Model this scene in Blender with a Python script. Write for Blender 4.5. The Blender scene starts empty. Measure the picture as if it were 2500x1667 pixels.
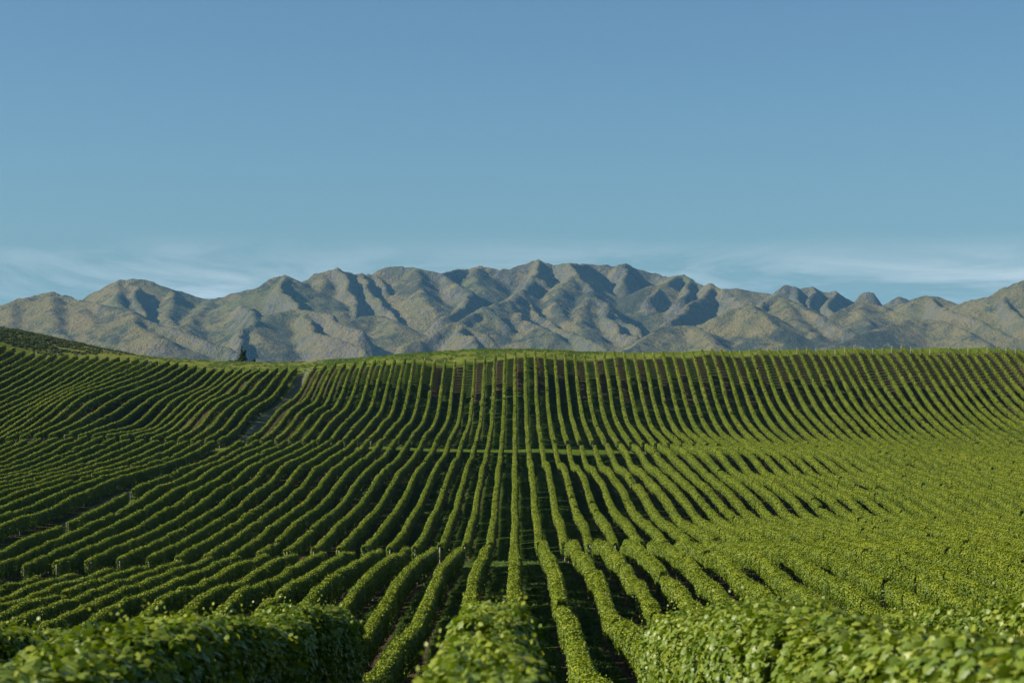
import bpy, math, random
import numpy as np
R = math.radians
SC = bpy.context.scene
COL = SC.collection
rng = np.random.default_rng(11)
random.seed(5)

# ------------------------------------------------------------------ camera, sky, sun, exposure
F = 4861.0          # focal length in photo pixels (2500 wide)
U0 = 1257.4         # where the rows' direction vanishes
VH = 930.0          # horizon line
S = 2.5             # row spacing in metres

cam_d = bpy.data.cameras.new('camera')
cam = bpy.data.objects.new('camera', cam_d)
COL.objects.link(cam)
cam_d.sensor_width = 36.0
cam_d.lens = F / 2500.0 * 36.0
cam_d.clip_start = 0.3
cam_d.clip_end = 60000
cam.location = (0, 0, 0)
cam.rotation_euler = (R(90) + math.atan((VH - 833.5) / F), 0, math.atan((U0 - 1250.0) / F))
cam_d.dof.use_dof = True
cam_d.dof.focus_distance = 150.0
cam_d.dof.aperture_fstop = 4.0
SC.camera = cam

SUN_EL, SUN_AZ = 31.0, -98.0      # azimuth from +Y clockwise: sun on the left, a little behind
world = bpy.data.worlds.new('World')
SC.world = world
world.use_nodes = True
wn, wl = world.node_tree.nodes, world.node_tree.links
wn.clear()
w_out = wn.new('ShaderNodeOutputWorld')
w_bg = wn.new('ShaderNodeBackground')
w_sky = wn.new('ShaderNodeTexSky')
w_sky.sky_type = 'NISHITA'
w_sky.sun_disc = False
w_sky.sun_elevation = R(SUN_EL)
w_sky.sun_rotation = R(SUN_AZ)
w_sky.altitude = 300
w_sky.air_density = 1.0
w_sky.dust_density = 1.5
w_sky.ozone_density = 3.0
w_bg.inputs['Strength'].default_value = 0.054
# thin high cloud: noise on a flat layer seen in perspective, so it gathers towards the horizon
w_tc = wn.new('ShaderNodeTexCoord')
w_sep = wn.new('ShaderNodeSeparateXYZ')
wl.new(w_tc.outputs['Generated'], w_sep.inputs[0])
def wmath(op, a, b=None, clamp=False):
    n = wn.new('ShaderNodeMath'); n.operation = op; n.use_clamp = clamp
    for i, v in enumerate((a, b)):
        if v is None: continue
        if isinstance(v, (int, float)): n.inputs[i].default_value = v
        else: wl.new(v, n.inputs[i])
    return n.outputs[0]
az = wmath('ARCTAN2', w_sep.outputs[0], w_sep.outputs[1])
w_cmb = wn.new('ShaderNodeCombineXYZ')
wl.new(wmath('MULTIPLY', az, 9.0), w_cmb.inputs[0])
wl.new(wmath('MULTIPLY', w_sep.outputs[2], 46.0), w_cmb.inputs[1])
w_cmb.inputs[2].default_value = 1.9
w_no = wn.new('ShaderNodeTexNoise')
w_no.inputs['Scale'].default_value = 1.0
w_no.inputs['Detail'].default_value = 7.0
w_no.inputs['Roughness'].default_value = 0.58
w_no.inputs['Distortion'].default_value = 0.6
wl.new(w_cmb.outputs[0], w_no.inputs['Vector'])
w_mr = wn.new('ShaderNodeMapRange')
w_mr.inputs['From Min'].default_value = 0.42
w_mr.inputs['From Max'].default_value = 0.62
wl.new(w_no.outputs['Fac'], w_mr.inputs['Value'])
w_band = wn.new('ShaderNodeMapRange'); w_band.interpolation_type = 'SMOOTHSTEP'
w_band.inputs['From Min'].default_value = 0.075
w_band.inputs['From Max'].default_value = 0.045
wl.new(w_sep.outputs[2], w_band.inputs['Value'])
cfac = wmath('MULTIPLY', w_mr.outputs[0], w_band.outputs[0])
cfac = wmath('MULTIPLY', cfac, 0.9, True)
w_mix = wn.new('ShaderNodeMix'); w_mix.data_type = 'RGBA'
w_mix.inputs[7].default_value = (6.2, 6.9, 7.0, 1)
wl.new(cfac, w_mix.inputs[0])
w_tint = wn.new('ShaderNodeMix'); w_tint.data_type = 'RGBA'; w_tint.blend_type = 'MULTIPLY'
w_tint.inputs[0].default_value = 1.0
w_tint.inputs[7].default_value = (0.67, 0.88, 0.95, 1)      # the photograph's cool, red-poor sky
wl.new(w_sky.outputs[0], w_tint.inputs[6])
wl.new(w_tint.outputs[2], w_mix.inputs[6])
wl.new(w_mix.outputs[2], w_bg.inputs['Color'])
wl.new(w_bg.outputs[0], w_out.inputs['Surface'])

sun_d = bpy.data.lights.new('sun', 'SUN')
sun = bpy.data.objects.new('sun', sun_d)
COL.objects.link(sun)
sun_d.energy = 5.0
sun_d.angle = R(0.53)
sun_d.color = (1.0, 0.93, 0.80)
# lamp shines along local -Z
sdir = np.array([math.cos(R(SUN_EL)) * math.sin(R(SUN_AZ)), math.cos(R(SUN_EL)) * math.cos(R(SUN_AZ)), math.sin(R(SUN_EL))])
sun.rotation_euler = (R(90 - SUN_EL), 0, math.atan2(sdir[1], sdir[0]) + R(90))
sun.location = (-60, -20, 80)

SC.view_settings.view_transform = 'Standard'
SC.view_settings.look = 'None'
SC.view_settings.exposure = 0.95
SC.view_settings.gamma = 1.0
SC.view_settings.use_curve_mapping = False
SC.cycles.use_denoising = True
SC.cycles.denoiser = 'OPENIMAGEDENOISE'
SC.cycles.denoising_prefilter = 'NONE'
SC.cycles.max_bounces = 6
SC.cycles.diffuse_bounces = 3
SC.cycles.transmission_bounces = 3
SC.cycles.glossy_bounces = 2
SC.cycles.volume_bounces = 0
SC.cycles.sample_clamp_indirect = 4.0

# ------------------------------------------------------------------ helpers
def mesh_np(name, verts, faces_flat, sizes, mat=None, attrs=None, smooth=False):
    """mesh from numpy arrays; faces_flat = loop vertex indices, sizes = loops per face"""
    me = bpy.data.meshes.new(name)
    verts = np.asarray(verts, dtype=np.float32)
    faces_flat = np.asarray(faces_flat, dtype=np.int32)
    sizes = np.asarray(sizes, dtype=np.int32)
    me.vertices.add(len(verts)); me.vertices.foreach_set('co', verts.ravel())
    me.loops.add(len(faces_flat)); me.loops.foreach_set('vertex_index', faces_flat)
    me.polygons.add(len(sizes))
    starts = np.zeros(len(sizes), dtype=np.int32); starts[1:] = np.cumsum(sizes)[:-1]
    me.polygons.foreach_set('loop_start', starts)
    me.update(calc_edges=True)
    if smooth and len(sizes):
        me.polygons.foreach_set('use_smooth', np.ones(len(sizes), dtype=bool))
    for an, (dom, typ, data) in (attrs or {}).items():
        a = me.attributes.new(an, typ, dom)
        key = 'vector' if typ == 'FLOAT_VECTOR' else 'value'
        a.data.foreach_set(key, np.asarray(data).ravel())
    if mat: me.materials.append(mat)
    return me

def obj(name, me, parent=None, loc=(0, 0, 0)):
    o = bpy.data.objects.new(name, me)
    COL.objects.link(o)
    o.location = loc
    if parent is not None: o.parent = parent
    return o

def tag(o, label=None, cat=None, group=None, kind=None):
    if label: o['label'] = label
    if cat: o['category'] = cat
    if group: o['group'] = group
    if kind: o['kind'] = kind
    return o

def grid_faces(nx, ny):
    i = np.arange(nx - 1)[None, :] + np.arange(ny - 1)[:, None] * nx
    i = i.ravel()
    return np.stack([i, i + 1, i + 1 + nx, i + nx], 1).ravel(), np.full((nx - 1) * (ny - 1), 4)

def _hash(ix, iy, seed):
    n = (ix.astype(np.int64) * 374761393 + iy.astype(np.int64) * 668265263 + seed * 1274126177) & 0x7fffffff
    n = ((n ^ (n >> 13)) * 1274126177) & 0x7fffffff
    n = n ^ (n >> 16)
    return (n & 0xffff) / 65535.0
def vnoise(x, y, seed=0):
    x0 = np.floor(x); y0 = np.floor(y)
    fx = x - x0; fy = y - y0
    fx = fx * fx * fx * (fx * (fx * 6 - 15) + 10); fy = fy * fy * fy * (fy * (fy * 6 - 15) + 10)
    a = _hash(x0, y0, seed); b = _hash(x0 + 1, y0, seed); c = _hash(x0, y0 + 1, seed); d = _hash(x0 + 1, y0 + 1, seed)
    return (a + (b - a) * fx) * (1 - fy) + (c + (d - c) * fx) * fy
def fbm(x, y, octv=5, seed=0, gain=0.5, ridged=False):
    s = 0; a = 1.0; t = 0
    for o in range(octv):
        n = vnoise(x * 2 ** o + 17.3 * o, y * 2 ** o - 9.1 * o, seed + o)
        if ridged: n = 1 - np.abs(2 * n - 1)
        s = s + a * n; t += a; a *= gain
    return s / t

def smooth01(t):
    t = np.clip(t, 0, 1); return t * t * (3 - 2 * t)

# material helpers -------------------------------------------------
class MatB:
    def __init__(self, name):
        self.m = bpy.data.materials.new(name); self.m.use_nodes = True
        self.n = self.m.node_tree.nodes; self.l = self.m.node_tree.links
        self.b = self.n['Principled BSDF']; self.o = self.n['Material Output']
        self.b.inputs['Specular IOR Level'].default_value = 0.25
    def _in(self, sock, v):
        if isinstance(v, (int, float)): sock.default_value = v
        elif isinstance(v, (tuple, list)): sock.default_value = tuple(v) + ((1,) if len(v) == 3 and sock.type == 'RGBA' else ())
        else: self.l.new(v, sock)
    def noise(self, vec, scale, detail=4, rough=0.55, dist=0.0):
        t = self.n.new('ShaderNodeTexNoise'); self.l.new(vec, t.inputs['Vector'])
        t.inputs['Scale'].default_value = scale; t.inputs['Detail'].default_value = detail
        t.inputs['Roughness'].default_value = rough; t.inputs['Distortion'].default_value = dist
        return t.outputs['Fac']
    def math(self, op, a, b=None, c=None, clamp=False):
        t = self.n.new('ShaderNodeMath'); t.operation = op; t.use_clamp = clamp
        for i, v in enumerate((a, b, c)):
            if v is not None: self._in(t.inputs[i], v)
        return t.outputs[0]
    def ramp(self, v, lo, hi, a=0.0, b=1.0, smooth=True):
        t = self.n.new('ShaderNodeMapRange'); t.interpolation_type = 'SMOOTHSTEP' if smooth else 'LINEAR'
        self._in(t.inputs['Value'], v)
        t.inputs['From Min'].default_value = lo; t.inputs['From Max'].default_value = hi
        t.inputs['To Min'].default_value = a; t.inputs['To Max'].default_value = b
        return t.outputs[0]
    def mix(self, f, a, b, mode='MIX'):
        t = self.n.new('ShaderNodeMix'); t.data_type = 'RGBA'; t.blend_type = mode
        self._in(t.inputs[0], f); self._in(t.inputs[6], a); self._in(t.inputs[7], b)
        return t.outputs[2]
    def pos(self):
        g = self.n.new('ShaderNodeNewGeometry'); return g.outputs['Position']
    def attr(self, name, out='Fac'):
        a = self.n.new('ShaderNodeAttribute'); a.attribute_name = name; return a.outputs[out]
    def scale(self, vec, s):
        t = self.n.new('ShaderNodeVectorMath'); t.operation = 'MULTIPLY'
        self.l.new(vec, t.inputs[0]); t.inputs[1].default_value = s; return t.outputs[0]
    def sep(self, vec):
        t = self.n.new('ShaderNodeSeparateXYZ'); self.l.new(vec, t.inputs[0]); return t.outputs
    def bump(self, h, strength, dist):
        t = self.n.new('ShaderNodeBump'); t.inputs['Strength'].default_value = strength; t.inputs['Distance'].default_value = dist
        self.l.new(h, t.inputs['Height']); self.l.new(t.outputs[0], self.b.inputs['Normal'])
    def base(self, c, rough=0.85):
        self._in(self.b.inputs['Base Color'], c); self.b.inputs['Roughness'].default_value = rough
    def translucent(self, col, fac):
        tr = self.n.new('ShaderNodeBsdfTranslucent'); self._in(tr.inputs['Color'], col)
        mx = self.n.new('ShaderNodeMixShader'); mx.inputs[0].default_value = fac
        self.l.new(self.b.outputs[0], mx.inputs[1]); self.l.new(tr.outputs[0], mx.inputs[2])
        self.l.new(mx.outputs[0], self.o.inputs['Surface'])

# ------------------------------------------------------------------ terrain heights
# Survey points: (row number k, pixels-per-row-spacing m, canopy top line v) read along the rows of the slope,
# which give distance Y = F*S/m, offset x = k*S and height z.
ZS = 2352.0 / 450.0
PTS = []   # (k, m_src, z_ground)
HC = 1.95  # usual canopy height
def zo(m, v): return -(v - VH) * S / m
def crop(k, u_off, v_off, pts, scale=ZS, h=HC):
    for x, y in pts:
        u = u_off + x / scale; v = v_off + y / scale
        m = (u - U0) / k
        PTS.append((k, m, zo(m, v) - h))
HD = 1.75
crop(-5, 800, 840, [(1755,130),(1745,330),(1725,560),(1705,760),(1680,920),(1640,1060),(1570,1170)], h=HD)
crop(-10, 800, 840, [(1110,170),(1085,260),(1055,440),(1030,600),(1010,720),(975,830),(940,920),(880,990),(800,1090),(740,1150)], h=HD)
crop(-14, 800, 840, [(600,200),(545,330),(490,530),(440,700),(400,800),(340,870),(260,940),(180,1040),(110,1120),(50,1210)], h=HD)
crop(-17, 400, 840, [(2320,240),(2230,340),(2180,500),(2130,630),(2080,740),(2000,800),(1880,870),(1800,990),(1730,1080),(1610,1210)], h=HD)
crop(-20, 400, 840, [(1935,265),(1870,360),(1820,460),(1770,560),(1700,640),(1600,730),(1480,810),(1400,910),(1330,1010),(1250,1100),(1170,1150),(1070,1195)], h=HD)
crop(-22, 400, 840, [(1690,300),(1600,370),(1540,450),(1480,550),(1400,650),(1330,710),(1200,770),(1120,840),(1050,920),(1000,990),(920,1080),(800,1160),(710,1210)], h=HD)
crop(-26, 400, 840, [(1210,315),(1060,390),(980,440),(890,560),(800,640),(730,670),(600,720),(510,790),(430,890),(370,960),(310,1040),(200,1110),(30,1190)], h=HD)
crop(-30, 400, 840, [(760,310),(680,360),(560,470),(460,570),(350,600),(250,640),(150,690),(70,760),(0,850)], h=HD)
crop(-30, 0, 840, [(2030,920),(1960,990),(1880,1050),(1700,1100),(1380,1150)], h=HD)
crop(-36, 0, 840, [(2151,210),(2050,260),(1960,310),(1800,400),(1650,440),(1500,500),(1330,560),(1150,620),(1000,700),(900,770),(780,880),(700,960),(500,1050),(300,1150)], h=HD)
crop(-42, 0, 840, [(1390,150),(1100,300),(800,480),(500,640),(300,750),(0,890)], h=HD)
for k, y in [(-37,1230),(-38,1190),(-39,1130),(-40,1060),(-41,980),(-43,810),(-44,740),(-45,660),(-46,590),(-47,500),(-48,410),(-49,330),(-50,240)]:
    crop(k, 0, 840, [(0, y)], h=HD)
crop(5, 1200, 840, [(930,110),(945,250),(960,420),(980,620),(1000,800),(1040,960),(1080,1100),(1130,1230)], h=HD)
crop(10, 1200, 840, [(1560,90),(1585,220),(1620,420),(1650,620),(1690,830),(1740,980),(1830,1110),(1920,1240)], h=HD)
crop(15, 1600, 840, [(90,80),(130,230),(180,420),(230,650),(290,850),(350,1000),(450,1120),(600,1220),(640,1280)], h=HD)
crop(20, 1600, 840, [(710,50),(770,200),(850,480),(900,680),(990,900),(1100,1060),(1200,1160),(1330,1260)], h=HD)
crop(25, 1600, 840, [(1320,40),(1400,230),(1490,500),(1600,750),(1740,930),(1850,1060),(2000,1190)], h=HD)
crop(30, 1600, 840, [(1930,40),(2030,200),(2130,430),(2270,700),(2352,820)], h=HD)
crop(30, 2050, 840, [(140,950),(300,1130),(450,1250)], h=HD)
crop(35, 2050, 840, [(180,20),(300,230),(400,470),(560,700),(720,900),(900,1080),(1100,1220),(1300,1310)], h=HD)
crop(40, 2050, 840, [(785,10),(900,160),(1030,390),(1160,620),(1350,850),(1550,1030),(1750,1180),(2000,1310)], h=HD)
crop(45, 2050, 840, [(1380,20),(1500,170),(1640,400),(1800,650),(2000,850),(2200,1000),(2352,1090)], h=HD)
crop(50, 2050, 840, [(2000,20),(2150,200),(2352,480)], h=HD)
crop(-5, 800, 1100, [(1510,0),(1430,130),(1330,300),(1290,420),(1230,540),(1170,680),(1110,790),(1030,900),(960,1020),(900,1110),(800,1220)])
crop(-8, 800, 1100, [(880,100),(760,210),(660,300),(580,430),(480,600),(370,720),(220,860),(120,960),(0,1080)])
crop(-12, 400, 1100, [(2271,0),(2160,70),(2020,170),(1930,220),(1870,320),(1780,430),(1670,520),(1560,640),(1400,760),(1260,850),(1130,940),(1000,1030),(930,1100),(700,1220),(560,1320)])
crop(-15, 400, 1100, [(1700,0),(1480,110),(1260,230),(1190,330),(1060,430),(860,560),(740,670),(500,830),(220,990),(80,1060)])
crop(-15, 0, 1100, [(1900,1200),(1700,1280),(1550,1360)])
crop(-18, 400, 1100, [(1080,10),(880,110),(730,190),(590,250),(500,330),(400,390),(220,440),(100,510)])
crop(-18, 0, 1100, [(2091,590),(1950,680),(1750,790),(1560,890),(1400,960),(1260,1040),(1000,1160),(800,1240),(600,1310),(450,1370),(330,1430)])
crop(-20, 400, 1100, [(700,30),(500,130),(330,190),(220,240)])
crop(-20, 0, 1100, [(2352,220),(2091,330),(1880,400),(1640,540),(1400,660),(1200,770),(1000,850),(740,970),(560,1040),(250,1170),(0,1290)])
crop(-22, 0, 1100, [(2352,80),(2200,130),(1900,230),(1500,340),(1150,490),(1000,560),(880,620),(700,700),(560,760),(300,830),(130,900),(0,950)])
for k, y in [(-36,-60),(-35,10),(-34,75),(-33,150),(-32,210),(-31,260),(-30,310),(-29,360),(-28,410),(-27,460),(-26,520),(-25,620),(-24,720),(-23,830)]:
    crop(k, 0, 1100, [(0, y)])
crop(3, 1200, 1100, [(830,0),(850,120),(920,180),(970,320),(1010,480),(1060,680),(1130,830),(1200,980),(1230,1110)])
crop(5, 1200, 1100, [(1160,0),(1190,100),(1230,180),(1290,210),(1340,300),(1420,420),(1480,560),(1540,700),(1640,830),(1760,940),(1830,1060)])
crop(8, 1200, 1100, [(1720,0),(1760,120),(1830,200),(1920,240),(1980,330),(2100,430),(2200,560),(2300,700)])
def mv(k, mz, v, h=HC): PTS.append((k, mz / ZS, zo(mz / ZS, v) - h))
for k, a in [(14.3,[(186,1099),(203,1156),(211,1160),(219,1174),(228,1194),(233,1200)]), (17.3,[(186,1103),(203,1158),(211,1161),(218,1176),(226,1195),(232,1200)]),
             (20.3,[(186,1108),(203,1159),(211,1162),(222,1194),(230,1199)]), (26,[(174,1096),(186,1112),(203,1158),(211,1162),(222,1193),(230,1198),(245,1238)]), (12.3,[(231,1210),(246,1245)]),
             (8.4,[(258,1257),(284,1283)]), (10.4,[(285,1282),(320,1310)]), (15,[(245,1243),(285,1281),(320,1312)]), (20,[(245,1240),(285,1279),(320,1310)]),
             (16,[(170,1087)]), (20,[(168,1090)]), (28,[(168,1098)]), (38,[(168,1112),(185,1132),(202,1154)]), (32,[(174,1106),(187,1118),(203,1156),(212,1162),(222,1192)]), (45,[(165,1113),(185,1135)]), (10,[(170,1087)])]:
    for mz, v in a: mv(k, mz, v)
for k, mz, v in [(-18,127.3,882),(-14,127.5,875),(-10,127.6,869),(-5,127,863),(-1,126.6,856),(2,126.4,853),(5,126,853),(10,125.6,852),(15,125.2,851),(20,124.8,846),(25,124.3,843),(30,123.9,841),(35,123.4,839),(40,123.1,838),(45,122.8,838),(50,122.7,838)]:
    mv(k, mz, v, HD)
R5 = 2352.0 / 850.0
crop(-2, 800, 1200, [(920,355),(880,400),(800,480),(760,540),(720,620),(680,720),(640,800),(590,930),(500,1000),(400,1140),(340,1200)], R5)
crop(-5, 800, 1200, [(380,380),(300,415),(200,470),(100,530),(0,590)], R5)
crop(-5, 0, 1200, [(2130,660),(2060,760),(2015,830)], R5)
crop(-7, 0, 1200, [(2230,400),(2080,450),(1950,520),(1850,600),(1700,650),(1600,710),(1530,770)], R5)
crop(-9, 0, 1200, [(1850,420),(1700,460),(1500,550),(1300,650),(1150,700),(1050,770),(950,840),(880,890)], R5)
crop(-11, 0, 1200, [(1450,445),(1200,520),(1000,590),(800,680),(700,720),(500,800),(350,860),(250,915)], R5)
crop(-13, 0, 1200, [(1000,495),(700,590),(450,650),(300,720),(100,790),(0,840)], R5)
crop(-15, 0, 1200, [(510,550),(300,600),(100,680),(0,725)], R5)
crop(2, 800, 1200, [(1660,330),(1760,450),(1830,540),(1860,620),(1900,740),(1960,830),(2060,920),(2130,1010),(2180,1100)], R5)
crop(3, 800, 1200, [(1860,340),(2000,480),(2060,590),(2150,700),(2230,800),(2300,900)], R5)
for k, a in [(5,[(219,400),(250,540),(283,710)]), (6,[(219,395),(281,655)]), (7,[(221,375),(276,625)]), (8,[(234,400),(278,600)]), (12,[(190,330),(240,420),(280,580)]), (17,[(190,325),(230,390)])]:
    for m5, y in a:
        m = m5 / R5; PTS.append((k, m, zo(m, 1200 + y / R5) - HC))
# near bank and the top where the nearest rows stand
for k in (-3, -1.5, 0, 1.5, 3):
    for m, z in [(205,-11.0),(240,-10.0),(290,-8.5),(340,-7.1),(385,-6.4),(450,-5.85),(520,-5.3),(620,-4.65),(770,-4.0),(1257,-3.5),(2600,-3.3)]:
        PTS.append((k, m, z + 0.08 * max(k, 0)))
N_CREST = len(PTS)
# grass crest behind the far row ends (skyline of the ground)
for u, v, Y in [(-150,792,600),(0,806,590),(100,819,585),(200,836,578),(300,856,570),(400,872,562),(500,877,558),(600,879,556),(700,882,555),(770,880,552),
                (850,874,548),(950,869,545),(1050,864,542),(1150,859,540),(1250,857,540),(1350,858,536),(1450,862,530),(1525,863,528),(1600,863,526)] + [(u, 862 - (u - 1650) * 0.008, 526) for u in range(1675, 2700, 75)]:
    m = F * S / Y; PTS.append(((u - U0) / m, m, (VH - v) * Y / F))
    Y2 = Y + 55; m = F * S / Y2; PTS.append(((u - U0) / m, m, (VH - v) * Y / F - 3.5))
P = np.array(PTS)
# thin-plate smoothing spline in (k, log m)
KX, KQ = 1 / 8.0, 6.0
cx, cq = P[:, 0] * KX, np.log(P[:, 1]) * KQ
def tpsK(r2): return np.where(r2 > 1e-12, 0.5 * r2 * np.log(np.maximum(r2, 1e-12)), 0.0)
A = tpsK((cx[:, None] - cx[None]) ** 2 + (cq[:, None] - cq[None]) ** 2) + np.diag(np.where(np.arange(len(P)) >= N_CREST, 0.10, np.where(P[:, 1] < 33.5, 0.02, 0.006)))
Pm = np.stack([np.ones(len(P)), cx, cq], 1)
M = np.block([[A, Pm], [Pm.T, np.zeros((3, 3))]])
sol = np.linalg.solve(M, np.concatenate([P[:, 2], np.zeros(3)]))
tw, ta = sol[:-3], sol[-3:]
def tps(x, Y):
    x = np.asarray(x, float); Y = np.asarray(Y, float)
    Yc = np.clip(Y, 4.7, 640)
    a = x / S * KX; b = np.log(F * S / Yc) * KQ
    # limit the side-ways reach so that nothing far off to the side runs wild
    lim = np.interp(Yc, [4.7, 30, 60, 120, 200, 300, 400, 640], [8, 14, 42, 62, 78, 100, 125, 165]) / S * KX
    ac = np.clip(a, -lim, lim)
    out = np.empty(a.shape).ravel(); af = ac.ravel(); bf = b.ravel()
    for i in range(0, len(out), 20000):
        s = slice(i, i + 20000)
        out[s] = tpsK((af[s, None] - cx[None]) ** 2 + (bf[s, None] - cq[None]) ** 2) @ tw + ta[0] + ta[1] * af[s] + ta[2] * bf[s]
    return out.reshape(a.shape)
def zg(x, Y):
    x = np.asarray(x, float); Y = np.asarray(Y, float)
    z = tps(x, Y)
    zn = np.interp(Y, [-200, 5, 10, 16.5, 20, 23, 26, 29, 31, 33, 36, 42, 50, 60], [-3.2, -3.3, -3.5, -4.05, -4.45, -4.9, -5.25, -5.6, -5.8, -6.15, -6.95, -8.4, -9.9, -11.0])
    wn_ = smooth01((56 - Y) / 18.0)
    z = z * (1 - wn_) + zn * wn_
    far = np.clip(Y - 600, 0, None)
    z = z - 0.0006 * far ** 2
    z = z + (fbm(x / 9.0, Y / 9.0, 3, 5) - 0.5) * 0.25
    return np.maximum(z, -70 + 0 * z)
YOF = lambda mz: F * S * ZS / mz       # distance for m given in enlarged pixels

# ------------------------------------------------------------------ blocks of rows
def ip(k, tab):
    a = np.array(tab, float); return float(np.interp(k, a[:, 0], a[:, 1]))
def d_far(k): return YOF(ip(k, [(-56,125.5),(-50,125),(-42,123.4),(-36,122.8),(-30,124),(-26,125.8),(-22,127),(-20,127.3),(-10,128),(0,127),(10,126),(20,125),(30,124),(40,123.2),(50,122.9),(60,122.5)]))
def d_near(k): return YOF(ip(k, [(-50,176),(-37,175),(-30,173),(-26,171),(-22,171.2),(-20,170),(-14,167.2),(-6,167),(0,166.5),(5,165),(10,163),(20,160.5),(40,158),(60,157)]))
def c_far(k): return YOF(ip(k, [(-40,179),(-36,178.4),(-30,176),(-22,174.2),(-14,170.5),(-6,169.5),(0,169.8),(4,169.5),(10,167),(20,164),(40,161.5),(60,161)]))
def c_near(k): return YOF(ip(k, [(-40,390),(-18,347),(-15,335),(-12,328),(-8,320),(-5,318),(0,318),(10,320),(40,322)]))
def b_far(k): return YOF(ip(k, [(-18,395),(-16,381),(-14,367),(-12,355),(-10,352),(-6,346),(-3,340),(0,338),(3,345),(10,345),(40,345)]))
B_NEAR = 46.0
def yclip(k, margin=130.0):
    """nearest distance at which row k is still (almost) inside the picture"""
    if k == 0: return 0.0
    half = 1250 + margin
    return F * S * abs(k) / half

# ------------------------------------------------------------------ materials
def mat_ground():
    b = MatB('vineyard_ground')
    p = b.pos(); xs = b.sep(p)
    vine = b.attr('vine'); soilrow = b.attr('tilled')
    kf = b.math('DIVIDE', xs[0], S)
    wob = b.math('MULTIPLY', b.math('SUBTRACT', b.noise(p, 0.9, 3), 0.5), 0.22)
    dist = b.math('ABSOLUTE', b.math('SUBTRACT', b.math('FRACT', b.math('ADD', b.math('ADD', kf, wob), 0.5)), 0.5))  # 0 on the row, .5 mid lane
    n1 = b.noise(p, 0.35, 5, 0.6); n2 = b.noise(p, 6.0, 4, 0.6); n3 = b.noise(b.scale(p, (1.0, 0.25, 1.0)), 1.6, 4)
    grass = b.mix(b.ramp(n1, .35, .65), (0.026, 0.055, 0.008), (0.045, 0.078, 0.011))
    grass = b.mix(b.ramp(n2, .40, .72), grass, (0.062, 0.085, 0.018))
    soil = b.mix(b.ramp(n2, .3, .7), (0.055, 0.037, 0.022), (0.105, 0.074, 0.046))
    under = b.ramp(dist, 0.20, 0.13)
    lane_soil = b.math('MULTIPLY', soilrow, b.ramp(n3, .30, .52))
    sm = b.math('MULTIPLY', b.math('MAXIMUM', under, lane_soil), vine, clamp=True)
    sm = b.math('MULTIPLY', sm, b.ramp(n2, .22, .45, .45, 1.0))
    open_g = b.mix(b.ramp(n3, .35, .7), (0.060, 0.100, 0.010), (0.105, 0.125, 0.020))
    dry = b.attr('dry')
    open_g = b.mix(b.math('MULTIPLY', dry, b.ramp(n1, .3, .6)), open_g, (0.17, 0.165, 0.045))
    g2 = b.mix(vine, open_g, grass)
    b.b.inputs['Specular IOR Level'].default_value = 0.0
    b.base(b.mix(sm, g2, soil), 0.95)
    b.bump(b.math('ADD', n2, b.noise(p, 22.0, 3)), 0.9, 0.10)
    return b.m

def mat_leaf(name, dark, mid, light, trans=0.32, rough=0.5, rare=True):
    b = MatB(name)
    t = b.attr('tint'); oi = b.n.new('ShaderNodeObjectInfo')
    p = b.pos()
    drift = b.noise(p, 0.12, 3)
    v = b.math('ADD', t, b.math('MULTIPLY', b.math('SUBTRACT', oi.outputs['Random'], 0.5), 0.22))
    v = b.math('ADD', v, b.math('MULTIPLY', b.math('SUBTRACT', drift, 0.5), 0.5), clamp=True)
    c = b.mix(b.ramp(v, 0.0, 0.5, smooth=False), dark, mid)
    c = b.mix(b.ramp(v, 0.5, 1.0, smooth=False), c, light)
    if rare:
        c = b.mix(b.ramp(t, 0.985, 0.99, 0.0, 0.75), c, (0.30, 0.22, 0.05))
    gb = b.n.new('ShaderNodeNewGeometry')
    c = b.mix(b.math('MULTIPLY', gb.outputs['Backfacing'], 0.25), c, (0.13, 0.18, 0.05))
    b.base(c, rough)
    b.b.inputs['Specular IOR Level'].default_value = 0.22
    tc = b.mix(1.0, c, (1.25, 1.45, 0.55), 'MULTIPLY')
    b.translucent(tc, trans)
    return b.m

def mat_simple(name, c1, c2, scale=8, rough=0.85, stretch=(1, 1, 1), bump=0.3, bd=0.02):
    b = MatB(name); p = b.scale(b.pos(), stretch)
    n = b.noise(p, scale, 5, 0.6)
    b.base(b.mix(b.ramp(n, .3, .7), c1, c2), rough); b.bump(n, bump, bd)
    return b.m

M_GROUND = mat_ground()
M_LEAF = mat_leaf('vine_leaf', (0.044, 0.080, 0.003), (0.110, 0.147, 0.003), (0.222, 0.236, 0.008), 0.15, 0.55)
M_LEAF_NEAR = mat_leaf('vine_leaf_glossy', (0.045, 0.085, 0.006), (0.110, 0.155, 0.008), (0.245, 0.265, 0.022), 0.20, 0.42)
M_BARK = mat_simple('vine_bark', (0.035, 0.026, 0.019), (0.09, 0.07, 0.052), 25, 0.9, (1, 1, 0.3), 0.6, 0.01)
M_POST = mat_simple('weathered_post', (0.17, 0.15, 0.115), (0.30, 0.27, 0.22), 14, 0.85, (1, 1, 0.15), 0.4, 0.006)
M_CANE = mat_simple('green_cane', (0.10, 0.13, 0.03), (0.19, 0.15, 0.06), 20, 0.6)
def mat_track():
    b = MatB('dirt_track'); p = b.pos()
    n = b.noise(b.scale(p, (1, .3, 1)), 1.6, 5, .6); n2 = b.noise(b.scale(p, (1, .35, 1)), 0.8, 5, .65); n3 = b.noise(p, 9, 4)
    c = b.mix(b.ramp(n, .3, .7), (0.085, 0.066, 0.048), (0.165, 0.132, 0.10))
    g = b.mix(b.ramp(n3, .35, .65), (0.05, 0.085, 0.015), (0.11, 0.12, 0.035))
    c = b.mix(b.ramp(n2, .42, .56), c, g)
    b.base(c, .95); b.bump(n3, .8, .06)
    return b.m
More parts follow.
